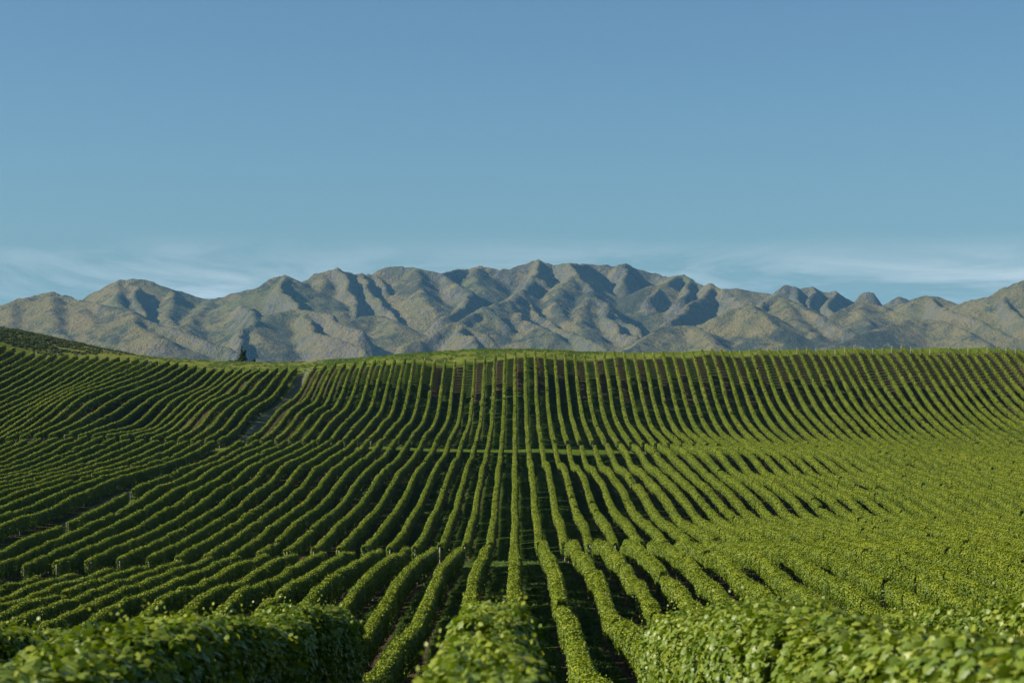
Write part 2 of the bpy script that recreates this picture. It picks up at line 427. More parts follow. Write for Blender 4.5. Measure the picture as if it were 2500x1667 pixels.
M_DIRT = mat_track()

def mat_mountain():
    b = MatB('mountain_tussock'); p = b.pos()
    geo = b.n.new('ShaderNodeNewGeometry'); nz = b.sep(geo.outputs['True Normal'])[2]
    big = b.noise(p, 0.0026, 5, 0.55, 0.6); mid = b.noise(p, 0.012, 6, 0.62, 0.5); fine = b.noise(p, 0.05, 5, 0.7); vf = b.noise(p, 0.15, 3, 0.7)
    tan = b.mix(b.ramp(mid, .35, .65), (0.142, 0.114, 0.038), (0.088, 0.086, 0.028))
    tan = b.mix(b.ramp(b.noise(p, 0.004, 4, 0.6), .52, .66), tan, (0.140, 0.108, 0.040))
    c = b.mix(b.ramp(b.noise(p, 0.003, 3, 0.5), .52, .64, 0, .75), tan, (0.072, 0.082, 0.024))
    cover = b.math('ADD', b.math('MULTIPLY', mid, 0.5), b.math('MULTIPLY', fine, 0.35))
    cover = b.math('ADD', cover, b.math('MULTIPLY', big, 0.55))
    shrub = b.ramp(cover, .690, .775)
    c = b.mix(b.math('MULTIPLY', shrub, 0.85), c, (0.022, 0.028, 0.013))
    c = b.mix(b.math('MULTIPLY', b.ramp(vf, .57, .66), 0.55), c, (0.026, 0.031, 0.016))
    rock = b.math('MULTIPLY', b.ramp(nz, .80, .64), b.ramp(fine, .42, .58))
    c = b.mix(rock, c, b.mix(b.ramp(vf, .35, .65), (0.055, 0.053, 0.047), (0.125, 0.116, 0.10)))
    b.base(c, 0.95)
    b.bump(b.math('ADD', b.math('MULTIPLY', mid, 1.2), b.math('ADD', fine, b.math('MULTIPLY', vf, 0.5))), 1.0, 16.0)
    return b.m
M_MOUNT = mat_mountain()
M_VALLEY = mat_simple('valley_grass', (0.10, 0.12, 0.045), (0.20, 0.175, 0.09), 0.01, 0.95, (1, 1, 1), 0.2, 1.0)

# ------------------------------------------------------------------ the ground of the vineyard
xs = np.concatenate([np.linspace(-700, -190, 18), np.arange(-176.25, 176.3, 1.25), np.linspace(190, 700, 18)])
ys = np.concatenate([np.linspace(-120, 0, 9), np.geomspace(5, 60, 70), np.arange(61, 260, 1.6), np.arange(261, 600, 2.0), np.linspace(606, 1000, 40)])
GX, GY = np.meshgrid(xs, ys)
GZ = zg(GX, GY)
kk = GX / S
far_d = np.vectorize(d_far)(np.clip(kk[0], -56, 60)); near_d = np.vectorize(d_near)(np.clip(kk[0], -56, 60))
far_c = np.vectorize(c_far)(np.clip(kk[0], -56, 60)); near_c = np.vectorize(c_near)(np.clip(kk[0], -56, 60)); far_b = np.vectorize(b_far)(np.clip(kk[0], -56, 60))
vine = np.zeros_like(GX)
for a, c in ((near_d, far_d), (near_c, far_c), (np.full_like(far_b, B_NEAR), far_b), (np.full_like(far_b, -200), np.full_like(far_b, 33.0))):
    vine = np.maximum(vine, ((GY > a[None] - 1) & (GY < c[None] + 1)).astype(float))
vine[np.abs(kk + 21) < 0.75] = 0
tilled = np.zeros_like(GX)
lane = np.floor(kk)
ev = (lane % 2 == 0)
tilled[ev & (GY > YOF(136.0)) & (GY < far_d[None]) & (kk > -9)] = 1.0
tilled[(kk > -20) & (kk < -19.3)] = 1.0
dry = ((kk < -21) & (GY > 470)).astype(float) * smooth01((GY - 500) / 40)
dry = np.maximum(dry, 0.5 * ((GY > d_far(0)) & (GY < d_far(0) + 14)))
dry = np.maximum(dry, 0.8 * (np.abs(kk + 21) < 0.8))
ff, fs = grid_faces(len(xs), len(ys))
ground = obj('vineyard_ground', mesh_np('vineyard_ground', np.stack([GX, GY, GZ], -1).reshape(-1, 3), ff, fs, M_GROUND,
    {'vine': ('POINT', 'FLOAT', vine.astype(np.float32)), 'tilled': ('POINT', 'FLOAT', tilled.astype(np.float32)), 'dry': ('POINT', 'FLOAT', dry.astype(np.float32))}, smooth=True))
tag(ground, 'rolling grassy vineyard ground with bare soil strips under the vines', 'ground', kind='structure')

# dirt track: a low sheet along the slope between two blocks
ty = np.arange(120, 512, 1.5); tx = np.linspace(-1.25, 1.25, 9)
TX, TY = np.meshgrid(tx, ty)
edge = (vnoise(TY / 3.0, TX * 0 + np.sign(TX) * 7, 3) - 0.5) * 0.7
wx = -21 * S + TX * (1 + 0.35 * edge) + 0.25 * np.sin(TY / 23)
rut = -0.035 * np.exp(-((np.abs(TX) - 0.8) / 0.25) ** 2)
TZ = zg(wx, TY) + 0.075 + rut - 0.05 * (np.abs(TX) > 1.2)
ff, fs = grid_faces(len(tx), len(ty))
track = obj('dirt_track', mesh_np('dirt_track', np.stack([wx, TY, TZ], -1).reshape(-1, 3), ff, fs, M_DIRT, smooth=True))
tag(track, 'pale dirt track running straight up the slope between the vine blocks', 'track', kind='structure')

# ------------------------------------------------------------------ leaf clumps for the canopies
def frames(n, down_bias=0.6):
    """orthonormal frames: normal n, tip direction mostly down along the surface"""
    m = len(n)
    t = rng.normal(size=(m, 3)) * 0.7 + np.array([0, 0, -down_bias])
    t -= (t * n).sum(1, keepdims=True) * n
    t /= np.linalg.norm(t, axis=1, keepdims=True) + 1e-9
    return np.cross(n, t), t, n
KITE = np.array([(0, -0.45, 0), (-0.52, 0.02, -0.10), (0, 0.55, 0), (0.52, 0.02, -0.10)])
KITE_F = np.array([0, 1, 2, 0, 2, 3]); KITE_S = np.array([3, 3])
_out = [(0.0, -0.34), (0.20, -0.48), (0.42, -0.36), (0.40, -0.16), (0.60, 0.02), (0.44, 0.16), (0.40, 0.34), (0.20, 0.34), (0.0, 0.62)]
LOBE = np.array([(0, -0.02, 0.03)] + [(x, y, -0.10 * abs(x) - 0.12 * max(y, 0) ** 2) for x, y in _out] + [(-x, y, -0.10 * abs(x) - 0.12 * max(y, 0) ** 2) for x, y in _out[-2:0:-1]])
LOBE_F = np.concatenate([[0, i, i % 16 + 1] for i in range(1, 17)]); LOBE_S = np.full(16, 3)
def leaves(pos, nrm, size, tint, shape='kite', down=0.6):
    V, Fc, Sz = (KITE, KITE_F, KITE_S) if shape == 'kite' else (LOBE, LOBE_F, LOBE_S)
    xA, yA, nA = frames(nrm, down)
    n = len(pos)
    vv = pos[:, None] + size[:, None, None] * (V[None, :, 0:1] * xA[:, None] + V[None, :, 1:2] * yA[:, None] + V[None, :, 2:3] * nA[:, None])
    ff = (Fc[None] + (np.arange(n) * len(V))[:, None]).ravel()
    return vv.reshape(-1, 3), ff, np.tile(Sz, n), np.repeat(tint, len(Sz))
def unit(a): return a / (np.linalg.norm(a, axis=1, keepdims=True) + 1e-9)

def canopy_clump(name, mat, length, n_surf, n_in, leaf, in_leaf, shape='kite', hw=0.33, z0=0.62, z1=1.98, gap=0.0, bush=False, shoots=0, lump=0.10):
    """one metre or so of trellised vine canopy: leaves over a rounded slab, darker leaves within"""
    zc, hz = (z0 + z1) / 2, (z1 - z0) / 2
    ph = rng.uniform(0, 6.28, 6)
    def surf(n):
        th = rng.uniform(R(-62), R(242), n)                       # no leaves on the flat underside
        y = rng.uniform(-length / 2, length / 2, n)
        e = 2 / 3.2
        sx = np.sign(np.cos(th)) * np.abs(np.cos(th)) ** e; sz = np.sign(np.sin(th)) * np.abs(np.sin(th)) ** e
        lum = 1 + lump * (np.sin(y * 5.1 + ph[0] + 2 * sx) + np.sin(y * 9.3 + ph[1] + 3 * sz) * 0.6 + np.sin(th * 3 + ph[2]) * 0.5)
        wz = 1.0
        if bush:
            q = np.clip(1 - (2 * y / length) ** 2, 0.02, 1) ** 0.5
            wz = 0.55 + 0.45 * q
        x = hw * sx * lum * wz + rng.normal(0, 0.025, n)
        zz = zc + hz * sz * (1 + 0.35 * (lum - 1)) * wz + rng.normal(0, 0.03, n)
        nr = np.stack([np.cos(th) / hw * 0.35, rng.normal(0, 0.35, n), np.sin(th) * 0.9 + 0.35], 1)
        nr = unit(unit(nr) + rng.normal(0, 0.42, (n, 3)))
        return np.stack([x, y, zz], 1), nr, sz
    p1, n1, sz = surf(n_surf)
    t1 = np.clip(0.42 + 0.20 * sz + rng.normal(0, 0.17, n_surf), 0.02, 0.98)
    t1[rng.random(n_surf) < 0.003] = 1.0
    s1 = leaf * rng.uniform(0.75, 1.3, n_surf)
    # within: lower tint, so the canopy's inner shade is put into leaf colour
    p2 = np.stack([rng.uniform(-hw * 0.75, hw * 0.75, n_in), rng.uniform(-length / 2, length / 2, n_in), rng.uniform(z0 + 0.08, z1 - 0.10, n_in)], 1)
    if bush:
        q = np.clip(1 - (2 * p2[:, 1] / length) ** 2, 0.0, 1) ** 0.5
        p2[:, 2] = zc + (p2[:, 2] - zc) * (0.45 + 0.55 * q)
    n2 = unit(rng.normal(size=(n_in, 3)) * np.array([1.6, 1, 1]))
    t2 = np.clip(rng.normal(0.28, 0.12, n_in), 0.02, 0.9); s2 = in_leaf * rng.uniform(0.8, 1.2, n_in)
    # loose shoots: hanging at the skirt and standing above the top
    nh = max(3, int(n_surf * 0.035))
    p3 = np.stack([rng.choice([-1, 1], nh) * hw * rng.uniform(0.5, 1.05, nh), rng.uniform(-length / 2, length / 2, nh), z0 - rng.exponential(0.10, nh)], 1)
    n3 = unit(rng.normal(size=(nh, 3)) + np.array([0, 0, 0.4])); t3 = np.clip(rng.normal(0.35, 0.15, nh), 0, .95); s3 = leaf * rng.uniform(.7, 1.1, nh)
    pa, na, sa, tt = [p1, p2, p3], [n1, n2, n3], [s1, s2, s3], [t1, t2, t3]
    for _ in range(shoots):
        y0 = rng.uniform(-length / 2, length / 2); x0 = rng.uniform(-hw * .7, hw * .7); h = rng.uniform(0.10, 0.30); m = 7
        f = np.linspace(0, 1, m); lean = rng.normal(0, 0.25, 2)
        ps = np.stack([x0 + lean[0] * f * h + rng.normal(0, .03, m), y0 + lean[1] * f * h + rng.normal(0, .03, m), z1 - 0.05 + f * h], 1)
        pa.append(ps); na.append(unit(rng.normal(size=(m, 3)) + np.array([-0.3, 0, 0.7]))); sa.append(leaf * np.linspace(0.9, 0.45, m)); tt.append(np.clip(rng.normal(0.8, 0.1, m), 0, .97))
    pa, na, sa, tt = map(np.concatenate, (pa, na, sa, tt))
    if gap > 0:      # a hole or two in the wall of leaves
        keep = np.ones(len(pa), bool)
        for _ in range(2):
            c = np.array([rng.uniform(-length / 2, length / 2), rng.uniform(z0, z0 + 0.55)]); r = gap * rng.uniform(0.7, 1.2)
            keep &= ((pa[:, 1] - c[0]) / r) ** 2 + ((pa[:, 2] - c[1]) / (r * 1.4)) ** 2 > 1
        pa, na, sa, tt = pa[keep], na[keep], sa[keep], tt[keep]
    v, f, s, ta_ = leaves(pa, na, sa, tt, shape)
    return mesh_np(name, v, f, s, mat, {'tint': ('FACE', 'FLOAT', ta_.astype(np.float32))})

def scatter_group(name, meshes):
    """geometry nodes: put one of the meshes on every vertex, turned and scaled by the vertex attributes"""
    g = bpy.data.node_groups.new(name, 'GeometryNodeTree')
    g.interface.new_socket('Geometry', in_out='INPUT', socket_type='NodeSocketGeometry')
    g.interface.new_socket('Geometry', in_out='OUTPUT', socket_type='NodeSocketGeometry')
    n, l = g.nodes, g.links
    gi, go = n.new('NodeGroupInput'), n.new('NodeGroupOutput')
    join = n.new('GeometryNodeJoinGeometry')
    for me in reversed(meshes):
        src = bpy.data.objects.new(me.name, me)          # not linked to the scene: only the mesh is used
        oi = n.new('GeometryNodeObjectInfo'); oi.inputs['Object'].default_value = src; oi.inputs['As Instance'].default_value = False
        ti = n.new('GeometryNodeGeometryToInstance')
        l.new(oi.outputs['Geometry'], ti.inputs[0]); l.new(ti.outputs[0], join.inputs[0])
    iop = n.new('GeometryNodeInstanceOnPoints')
    mp = n.new('GeometryNodeMeshToPoints')
    l.new(gi.outputs[0], mp.inputs['Mesh']); l.new(mp.outputs[0], iop.inputs['Points'])
    l.new(join.outputs[0], iop.inputs['Instance'])
    iop.inputs['Pick Instance'].default_value = True
    def na(nm, typ):
        a = n.new('GeometryNodeInputNamedAttribute'); a.data_type = typ; a.inputs['Name'].default_value = nm; return a.outputs[0]
    l.new(na('idx', 'INT'), iop.inputs['Instance Index'])
    e2r = n.new('FunctionNodeEulerToRotation'); l.new(na('rot', 'FLOAT_VECTOR'), e2r.inputs[0]); l.new(e2r.outputs[0], iop.inputs['Rotation'])
    l.new(na('scl', 'FLOAT_VECTOR'), iop.inputs['Scale'])
    l.new(iop.outputs[0], go.inputs[0])
    return g

def scatter_obj(name, parent, group, pos, rot, scl, idx, mat):
    me = mesh_np(name, pos, [], [], mat, {'rot': ('POINT', 'FLOAT_VECTOR', rot.astype(np.float32)), 'scl': ('POINT', 'FLOAT_VECTOR', scl.astype(np.float32)), 'idx': ('POINT', 'INT', idx.astype(np.int32))})
    o = obj(name, me, parent)
    md = o.modifiers.new('scatter', 'NODES'); md.node_group = group
    o['kind'] = 'stuff'
    return o

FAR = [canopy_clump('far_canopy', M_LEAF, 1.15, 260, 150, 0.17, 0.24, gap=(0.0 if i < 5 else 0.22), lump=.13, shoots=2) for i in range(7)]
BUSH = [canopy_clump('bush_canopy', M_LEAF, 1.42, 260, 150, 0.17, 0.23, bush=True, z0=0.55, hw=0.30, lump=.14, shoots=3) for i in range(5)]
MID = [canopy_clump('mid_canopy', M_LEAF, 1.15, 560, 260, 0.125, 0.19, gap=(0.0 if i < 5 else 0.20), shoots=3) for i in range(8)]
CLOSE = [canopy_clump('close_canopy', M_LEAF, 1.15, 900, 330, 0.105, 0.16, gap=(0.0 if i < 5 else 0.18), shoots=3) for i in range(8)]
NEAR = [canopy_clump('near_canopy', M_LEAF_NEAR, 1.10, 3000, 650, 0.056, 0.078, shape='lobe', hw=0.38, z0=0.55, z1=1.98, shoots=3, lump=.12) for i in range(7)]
G_FAR = scatter_group('scatter_far_canopy', FAR + BUSH)
G_MID = scatter_group('scatter_mid_canopy', MID)
G_CLOSE = scatter_group('scatter_close_canopy', CLOSE)
G_NEAR = scatter_group('scatter_near_canopy', NEAR)

# posts and trunks -------------------------------------------------
def prism(r, h, n=6, lean=0.0, taper=0.9):
    a = np.linspace(0, 2 * np.pi, n, endpoint=False)
    zb = np.array([-0.25, h * 0.5, h - 0.01, h])
    rr = np.array([r, r * (1 + taper) / 2, r * taper, r * taper * 0.8])
    v = np.concatenate([np.stack([np.cos(a) * q, np.sin(a) * q + lean * max(z, 0) / h, np.full(n, z)], 1) for z, q in zip(zb, rr)])
    f = []; s = []
    for lv in range(3):
        for i in range(n):
            f += [lv * n + i, lv * n + (i + 1) % n, (lv + 1) * n + (i + 1) % n, (lv + 1) * n + i]; s.append(4)
    f += [3 * n + i for i in range(n)]; s.append(n)
    return v, f, s
def end_post_mesh(h, lean): return mesh_np('end_post', *prism(0.075, h, 8, lean, 0.95), M_POST)
POST_FAR = [end_post_mesh(1.72, 0.14), end_post_mesh(1.80, 0.18)]
POST_NEAR = [end_post_mesh(1.60, -0.16), end_post_mesh(1.68, -0.20)]

def trunks_mesh(px, py, pz, r, h, mat):
    n = len(px); a = np.arange(4) * np.pi / 2 + 0.4
    ring = np.stack([np.cos(a), np.sin(a)], 1)
    lv = np.array([-0.15, 0.5, 1.0]); off = rng.normal(0, 0.05, (n, 3, 2)); off[:, 0] = 0
    rad = r * np.array([1.15, 0.85, 0.8])
    V = np.empty((n, 3, 4, 3))
    for j in range(3):
        V[:, j, :, 0] = px[:, None] + ring[None, :, 0] * rad[j] + off[:, j, 0:1]
        V[:, j, :, 1] = py[:, None] + ring[None, :, 1] * rad[j] + off[:, j, 1:2]
        V[:, j, :, 2] = (pz + h * lv[j])[:, None]
    q = []
    for j in range(2):
        for i in range(4): q.append([j * 4 + i, j * 4 + (i + 1) % 4, (j + 1) * 4 + (i + 1) % 4, (j + 1) * 4 + i])
    q = np.array(q).ravel()
    f = (q[None] + (np.arange(n) * 12)[:, None]).ravel()
    return mesh_np('trunks', V.reshape(-1, 3), f, np.full(n * 8, 4), mat)

def limb(pts, rad, n=7, along_y=False):
    pts = np.array(pts, float); a = np.linspace(0, 2 * np.pi, n, endpoint=False); v = []
    for p, r in zip(pts, rad):
        if along_y: v.append(np.stack([p[0] + np.cos(a) * r, np.full(n, p[1]), p[2] + np.sin(a) * r], 1))
        else: v.append(np.stack([p[0] + np.cos(a) * r, p[1] + np.sin(a) * r, np.full(n, p[2])], 1))
    v = np.concatenate(v); f = []; s = []
    for j in range(len(pts) - 1):
        for i in range(n):
            f += [j * n + i, j * n + (i + 1) % n, (j + 1) * n + (i + 1) % n, (j + 1) * n + i]; s.append(4)
    return v, f, s
M_WIRE = mat_simple('galvanised_wire', (0.35, 0.35, 0.34), (0.5, 0.5, 0.48), 30, 0.45)
def vine_row(k, x, y0, y1, label, group, gscat, nvar, height, step=0.85, gaps=(), post_near=True, post_far=True, bush_from=None, width=1.0, sparse=0.0, hfun=None, slit=0.09, post_h=1.03, wires=False):
    """one trellised row: canopy, trunks, line posts and end posts"""
    root = bpy.data.objects.new('vine_row', None); COL.objects.link(root)
    zb = float(zg(np.array([x]), np.array([y0]))[0])
    root.location = (x, y0, zb); root.empty_display_size = 0.5
    tag(root, label, 'vine row', group)
    def run(a, b, st, p):
        q = []; y = a
        while y < b:
            q.append(y); y += st + (rng.uniform(0.45, 0.85) if rng.random() < p else 0.0)
        return np.array(q)
    ys_ = run(y0 + 0.15, y1 - 0.1, step, slit)
    if bush_from is not None:
        ys_ = np.concatenate([run(y0 + 0.15, min(bush_from, y1), step, slit), np.arange(max(bush_from, y0) + 0.4, y1 - 0.3, 1.95)])
    isb = np.zeros(len(ys_), bool) if bush_from is None else ys_ >= bush_from
    keep = np.ones(len(ys_), bool)
    for a, b in gaps: keep &= ~((ys_ > a) & (ys_ < b))
    if sparse > 0: keep &= rng.random(len(ys_)) > sparse
    ys_, isb = ys_[keep], isb[keep]
    n = len(ys_)
    yj = ys_ + rng.normal(0, 0.05, n); xj = x + rng.normal(0, 0.02, n) + 0.05 * np.sin(ys_ / 7 + k)
    z = zg(xj, yj); sl = (zg(xj, yj + 1) - zg(xj, yj - 1)) / 2
    hv = height / 1.98 * (1 + 0.11 * (vnoise(ys_ / 2.6, ys_ * 0 + k * 3.1, 8) - 0.5) + 0.10 * (vnoise(ys_ / 9.0, ys_ * 0 + k * 1.7, 9) - 0.5) + rng.normal(0, 0.012, n))
    if hfun is not None: hv = hv * hfun(ys_)
    wv = width * (1 + 0.22 * (vnoise(ys_ / 3.3, ys_ * 0 + k * 2.3, 12) - 0.5) + rng.normal(0, 0.03, n))
    weak = (vnoise(ys_ / 3.1, ys_ * 0 + k * 5.3, 17) > 0.87) & (vnoise(ys_ / 30.0, ys_ * 0 + k * 0.4, 19) > 0.35)
    hv = np.where(weak, hv * 0.84, hv); wv = np.where(weak, wv * 0.74, wv)
    rot = np.zeros((n, 3)); rot[:, 0] = np.arctan(sl); rot[:, 2] = np.where(rng.random(n) < 0.5, 0, np.pi)
    flip = rot[:, 2] > 1; rot[flip, 0] *= -1
    # rotation order XYZ: pitch must act after the half turn, so a flipped clump takes the opposite pitch
    scl = np.stack([wv, np.ones(n), hv], 1)
    idx = rng.integers(0, nvar, n)
    if bush_from is not None: idx = np.where(isb, len(FAR) + rng.integers(0, len(BUSH), n), idx)
    loc = np.stack([xj - x, yj - y0, z - zb], 1)
    scatter_obj('canopy', root, gscat, loc, rot, scl, idx, M_LEAF)
    ty_ = np.arange(y0 + 0.9, y1 - 0.3, 1.8)
    for a, b in gaps: ty_ = ty_[~((ty_ > a) & (ty_ < b))]
    if len(ty_):
        tz = zg(np.full(len(ty_), x), ty_)
        o = obj('trunks', trunks_mesh(np.zeros(len(ty_)) + rng.normal(0, .03, len(ty_)), ty_ - y0, tz - zb, 0.035, height * 0.45, M_BARK), root); o['kind'] = 'stuff'
    ly = np.arange(y0 + 6, y1 - 3, 7.2)
    if len(ly):
        lz = zg(np.full(len(ly), x), ly)
        me = trunks_mesh(np.zeros(len(ly)) + 0.02, ly - y0, lz - zb, 0.032, height * post_h, M_POST); me.name = 'line_posts'
        o = obj('line_posts', me, root); o['kind'] = 'stuff'
    if wires:
        wy = np.arange(y0, y1 + 0.01, 1.0); wz_ = zg(np.full(len(wy), x), wy) - zb
        for hf in (0.42, 0.66, 0.90):
            obj('wire', mesh_np('wire', *limb([(0.03, a - y0, b + height * hf) for a, b in zip(wy, wz_)], [0.003] * len(wy), 4, along_y=True), M_WIRE), root)
    if post_near:
        obj('end_post', POST_NEAR[k % 2], root, (0, -0.15, 0))
    if post_far:
        ze = float(zg(np.array([x]), np.array([y1]))[0])
        obj('end_post', POST_FAR[k % 2], root, (0, y1 - y0 + 0.15, ze - zb))
    return root

def ordn(n):
    w = {1: 'first', 2: 'second', 3: 'third', 4: 'fourth', 5: 'fifth', 6: 'sixth', 7: 'seventh', 8: 'eighth', 9: 'ninth', 10: 'tenth'}
    if n in w: return w[n]
    return '%d%s' % (n, 'th' if 10 <= n % 100 <= 20 else {1: 'st', 2: 'nd', 3: 'rd'}.get(n % 10, 'th'))
def side(k): return 'right' if k > 0 else 'left'

# far hillside block (and, left of the track, the knoll)
for k in range(-55, 58):
    if k == -21: continue
    x = k * S; yf, yn = d_far(k), d_near(k)
    yn0 = yn; yn = max(yn, yclip(k))
    if yn > yf - 4: continue
    if k == 0: lab = 'straight central vine row climbing the far hillside to the crest'; grp = 'vine rows on the far hillside'
    elif k > -21: lab = 'vine row on the far hillside, %s to the %s of the straight central row' % (ordn(abs(k)), side(k)); grp = 'vine rows on the far hillside'
    else: lab = 'vine row on the left knoll, %s to the left of the dirt track' % ordn(-21 - k); grp = 'vine rows on the left knoll'
    bf = None
    if k > -21: bf = YOF(133.5 if k < 0 else 130.5) + 3 * math.sin(k * 1.7)
    elif k < -36: bf = YOF(131.5)
    gaps = []
    if k == -8: gaps = [(470, 474)]
    vine_row(k, x, yn, yf, lab, grp, G_FAR, len(FAR), HD, gaps=gaps, post_near=(yn == yn0), bush_from=bf)

# middle block
for k in range(-40, 42):
    if k == -21: continue
    x = k * S; yf, yn = c_far(k), c_near(k)
    yn0 = yn; yn = max(yn, yclip(k))
    if yn > yf - 4: continue
    if k == 0: lab = 'straight central vine row of the middle block between the two headlands'
    elif k > -21: lab = 'vine row of the middle block, %s to the %s of the straight central row' % (ordn(abs(k)), side(k))
    else: lab = 'vine row of the middle block, %s to the left of the dirt track' % ordn(-21 - k)
    gaps = []
    if k == -20: gaps = [(F * S / (248 / ZS), F * S / (243 / ZS)), (F * S / (289 / ZS), F * S / (284 / ZS))]
    if k == -15: gaps = [(F * S / (296 / ZS), F * S / (293 / ZS))]
    if k == -16: gaps = [(F * S / (227.5 / ZS), F * S / (225.5 / ZS))]
    if k == -24: gaps = [(YOF(206), YOF(203))]
    vine_row(k, x, yn, yf, lab, 'vine rows of the middle block', G_MID, len(MID), HC, gaps=gaps, post_near=(yn == yn0))

# near block below the camera's bank
for k in range(-19, 22):
    x = k * S; yf, yn = b_far(k), B_NEAR
    yn0 = yn; yn = max(yn, yclip(k, 160))
    if yn > yf - 4: continue
    if k == 0: lab = 'straight central vine row of the near block at the slope foot'
    else: lab = 'vine row of the near block, %s to the %s of the straight central row' % (ordn(abs(k)), side(k))
    gaps = []
    if k == 9: gaps = [(F * S / (281 / R5), F * S / (278 / R5))]
    if k == 14: gaps = [(88, 90)]
    vine_row(k, x, yn, yf, lab, 'vine rows of the near block', G_CLOSE, len(CLOSE), HC, gaps=gaps, step=0.82, post_near=(yn == yn0), width=1.02)

# nearest rows, right below the camera
near_rows = [
    (-0.22, 4.5, 31.0, 'blurred bright green vine row end on at the bottom centre', 0.98, 0.9),
    (-2.72, 4.5, 30.0, 'blurred vine row at the bottom left with a dark shaded side', 0.98, 1.05),
    (-5.30, 6.5, 27.0, 'vine row peeping out behind the blurred row at the bottom left corner', 0.86, 1.0),
    (2.45, 4.5, 33.5, 'blurred leafy vine row filling the bottom right of the picture', 0.98, 1.05),
    (4.95, 7.0, 29.0, 'vine row behind the blurred one in the bottom right corner', 1.02, 1.05),
    (7.45, 9.0, 24.5, 'vine row at the right edge behind two nearer blurred rows', 1.04, 1.0)]
for i, (x, y0, y1, lab, hs, ws) in enumerate(near_rows):
    vine_row(i, x, y0, y1, lab, 'nearest vine rows below the camera', G_NEAR, len(NEAR), 2.05 * hs, step=0.62, width=ws, post_far=False, post_near=False, post_h=0.80, slit=0.0, wires=True)

# ------------------------------------------------------------------ tree, shrubs and scrub on the crest
def leaf_blob(name, mat, blobs, n_per, leaf):
    pa, na, ta2 = [], [], []
    for (c, r) in blobs:
        n = int(n_per * (np.prod(r) ** (2 / 3.0)) * 10)
        d = unit(rng.normal(size=(n, 3))); rr = rng.uniform(0.45, 1.05, n)[:, None]
        pa.append(np.array(c) + d * np.array(r) * rr); na.append(unit(d + rng.normal(0, .5, (n, 3)))); ta2.append(np.clip(rng.normal(.35, .2, n), 0, .97))
    pa, na, ta2 = map(np.concatenate, (pa, na, ta2))
    v, f, s, t = leaves(pa, na, leaf * rng.uniform(.7, 1.3, len(pa)), ta2, 'kite', 0.2)
    return mesh_np(name, v, f, s, mat, {'tint': ('FACE', 'FLOAT', t.astype(np.float32))})
M_PINE = mat_leaf('dark_foliage', (0.018, 0.032, 0.012), (0.042, 0.064, 0.022), (0.080, 0.105, 0.035), 0.12, 0.6, rare=False)
def at(u, Y): return (u - U0) / F * Y
def join(parts):
    V, Fq, Sq, o = [], [], [], 0
    for v, f, s in parts:
        V.append(v); Fq.append(np.array(f) + o); Sq.append(s); o += len(v)
    return np.concatenate(V), np.concatenate(Fq), np.concatenate(Sq)
Yt = 553.0; xt = at(592, Yt); zt = float(zg(np.array([xt]), np.array([Yt]))[0])
tree = bpy.data.objects.new('pine_tree', None); COL.objects.link(tree); tree.location = (xt, Yt, zt)
tag(tree, 'lone dark pine tree with two tops standing on the grassy crest', 'tree')
obj('trunk', mesh_np('trunk', *join([limb([(0, 0, -.2), (0, 0, 1.2), (-.15, 0, 2.6), (-.25, 0, 4.0)], (.16, .13, .08, .03)), limb([(0, 0, .9), (.6, .1, 1.9), (.95, .1, 3.0)], (.09, .07, .03)), limb([(0, 0, .6), (-.6, .1, 1.1), (-.9, .1, 1.3)], (.07, .05, .02)), limb([(0, 0, .4), (.7, .1, .6), (1.2, .1, .7)], (.07, .05, .02))]), M_BARK), tree)
obj('crown', leaf_blob('crown', M_PINE, [((-.3, 0, 4.1), (.17, .17, .38)), ((-.28, 0, 3.1), (.36, .36, .55)), ((-.1, 0, 2.2), (.62, .6, .6)), ((.75, .1, 2.9), (.30, .30, .55)), ((.5, .1, 2.1), (.42, .4, .5)), ((-.35, 0, 1.4), (.7, .7, .55)), ((.25, .1, 1.2), (.75, .7, .6)), ((-.75, 0, .9), (.55, .5, .4)), ((.8, 0, .65), (.65, .5, .32)), ((-.2, .1, .5), (.9, .8, .42))], 120, 0.26), tree)
def shrub(u, Y, blobs, label, leaf=0.22):
    x = at(u, Y); z = float(zg(np.array([x]), np.array([Y]))[0])
    r = bpy.data.objects.new('shrub', None); COL.objects.link(r); r.location = (x, Y, z)
    tag(r, label, 'shrub', 'shrubs beside the pine on the crest')
    obj('stem', mesh_np('stem', *join([limb([(0, 0, -.15), (.05, 0, .3), (.1, 0, .6)], (.05, .04, .02)), limb([(0, 0, .1), (-.2, 0, .35)], (.04, .02))]), M_BARK), r)
    obj('foliage', leaf_blob('foliage', M_PINE, blobs, 120, leaf), r)
shrub(620, 553, [((0, 0, .45), (.5, .4, .4)), ((.15, 0, .85), (.3, .3, .3))], 'small dark rounded shrub just right of the lone pine')
shrub(581, 553, [((0, 0, .3), (.6, .4, .32)), ((-.6, 0, .2), (.5, .3, .25))], 'low dark shrub at the left foot of the lone pine', 0.2)
shrub(561, 554, [((0, 0, .16), (.7, .4, .22)), ((.8, 0, .12), (.5, .3, .18))], 'low spreading shrub farthest left of the lone pine', 0.18)
shrub(655, 553, [((0, 0, .14), (.7, .4, .2)), ((.7, 0, .10), (.5, .3, .16))], 'flat low shrub well right of the lone pine', 0.18)

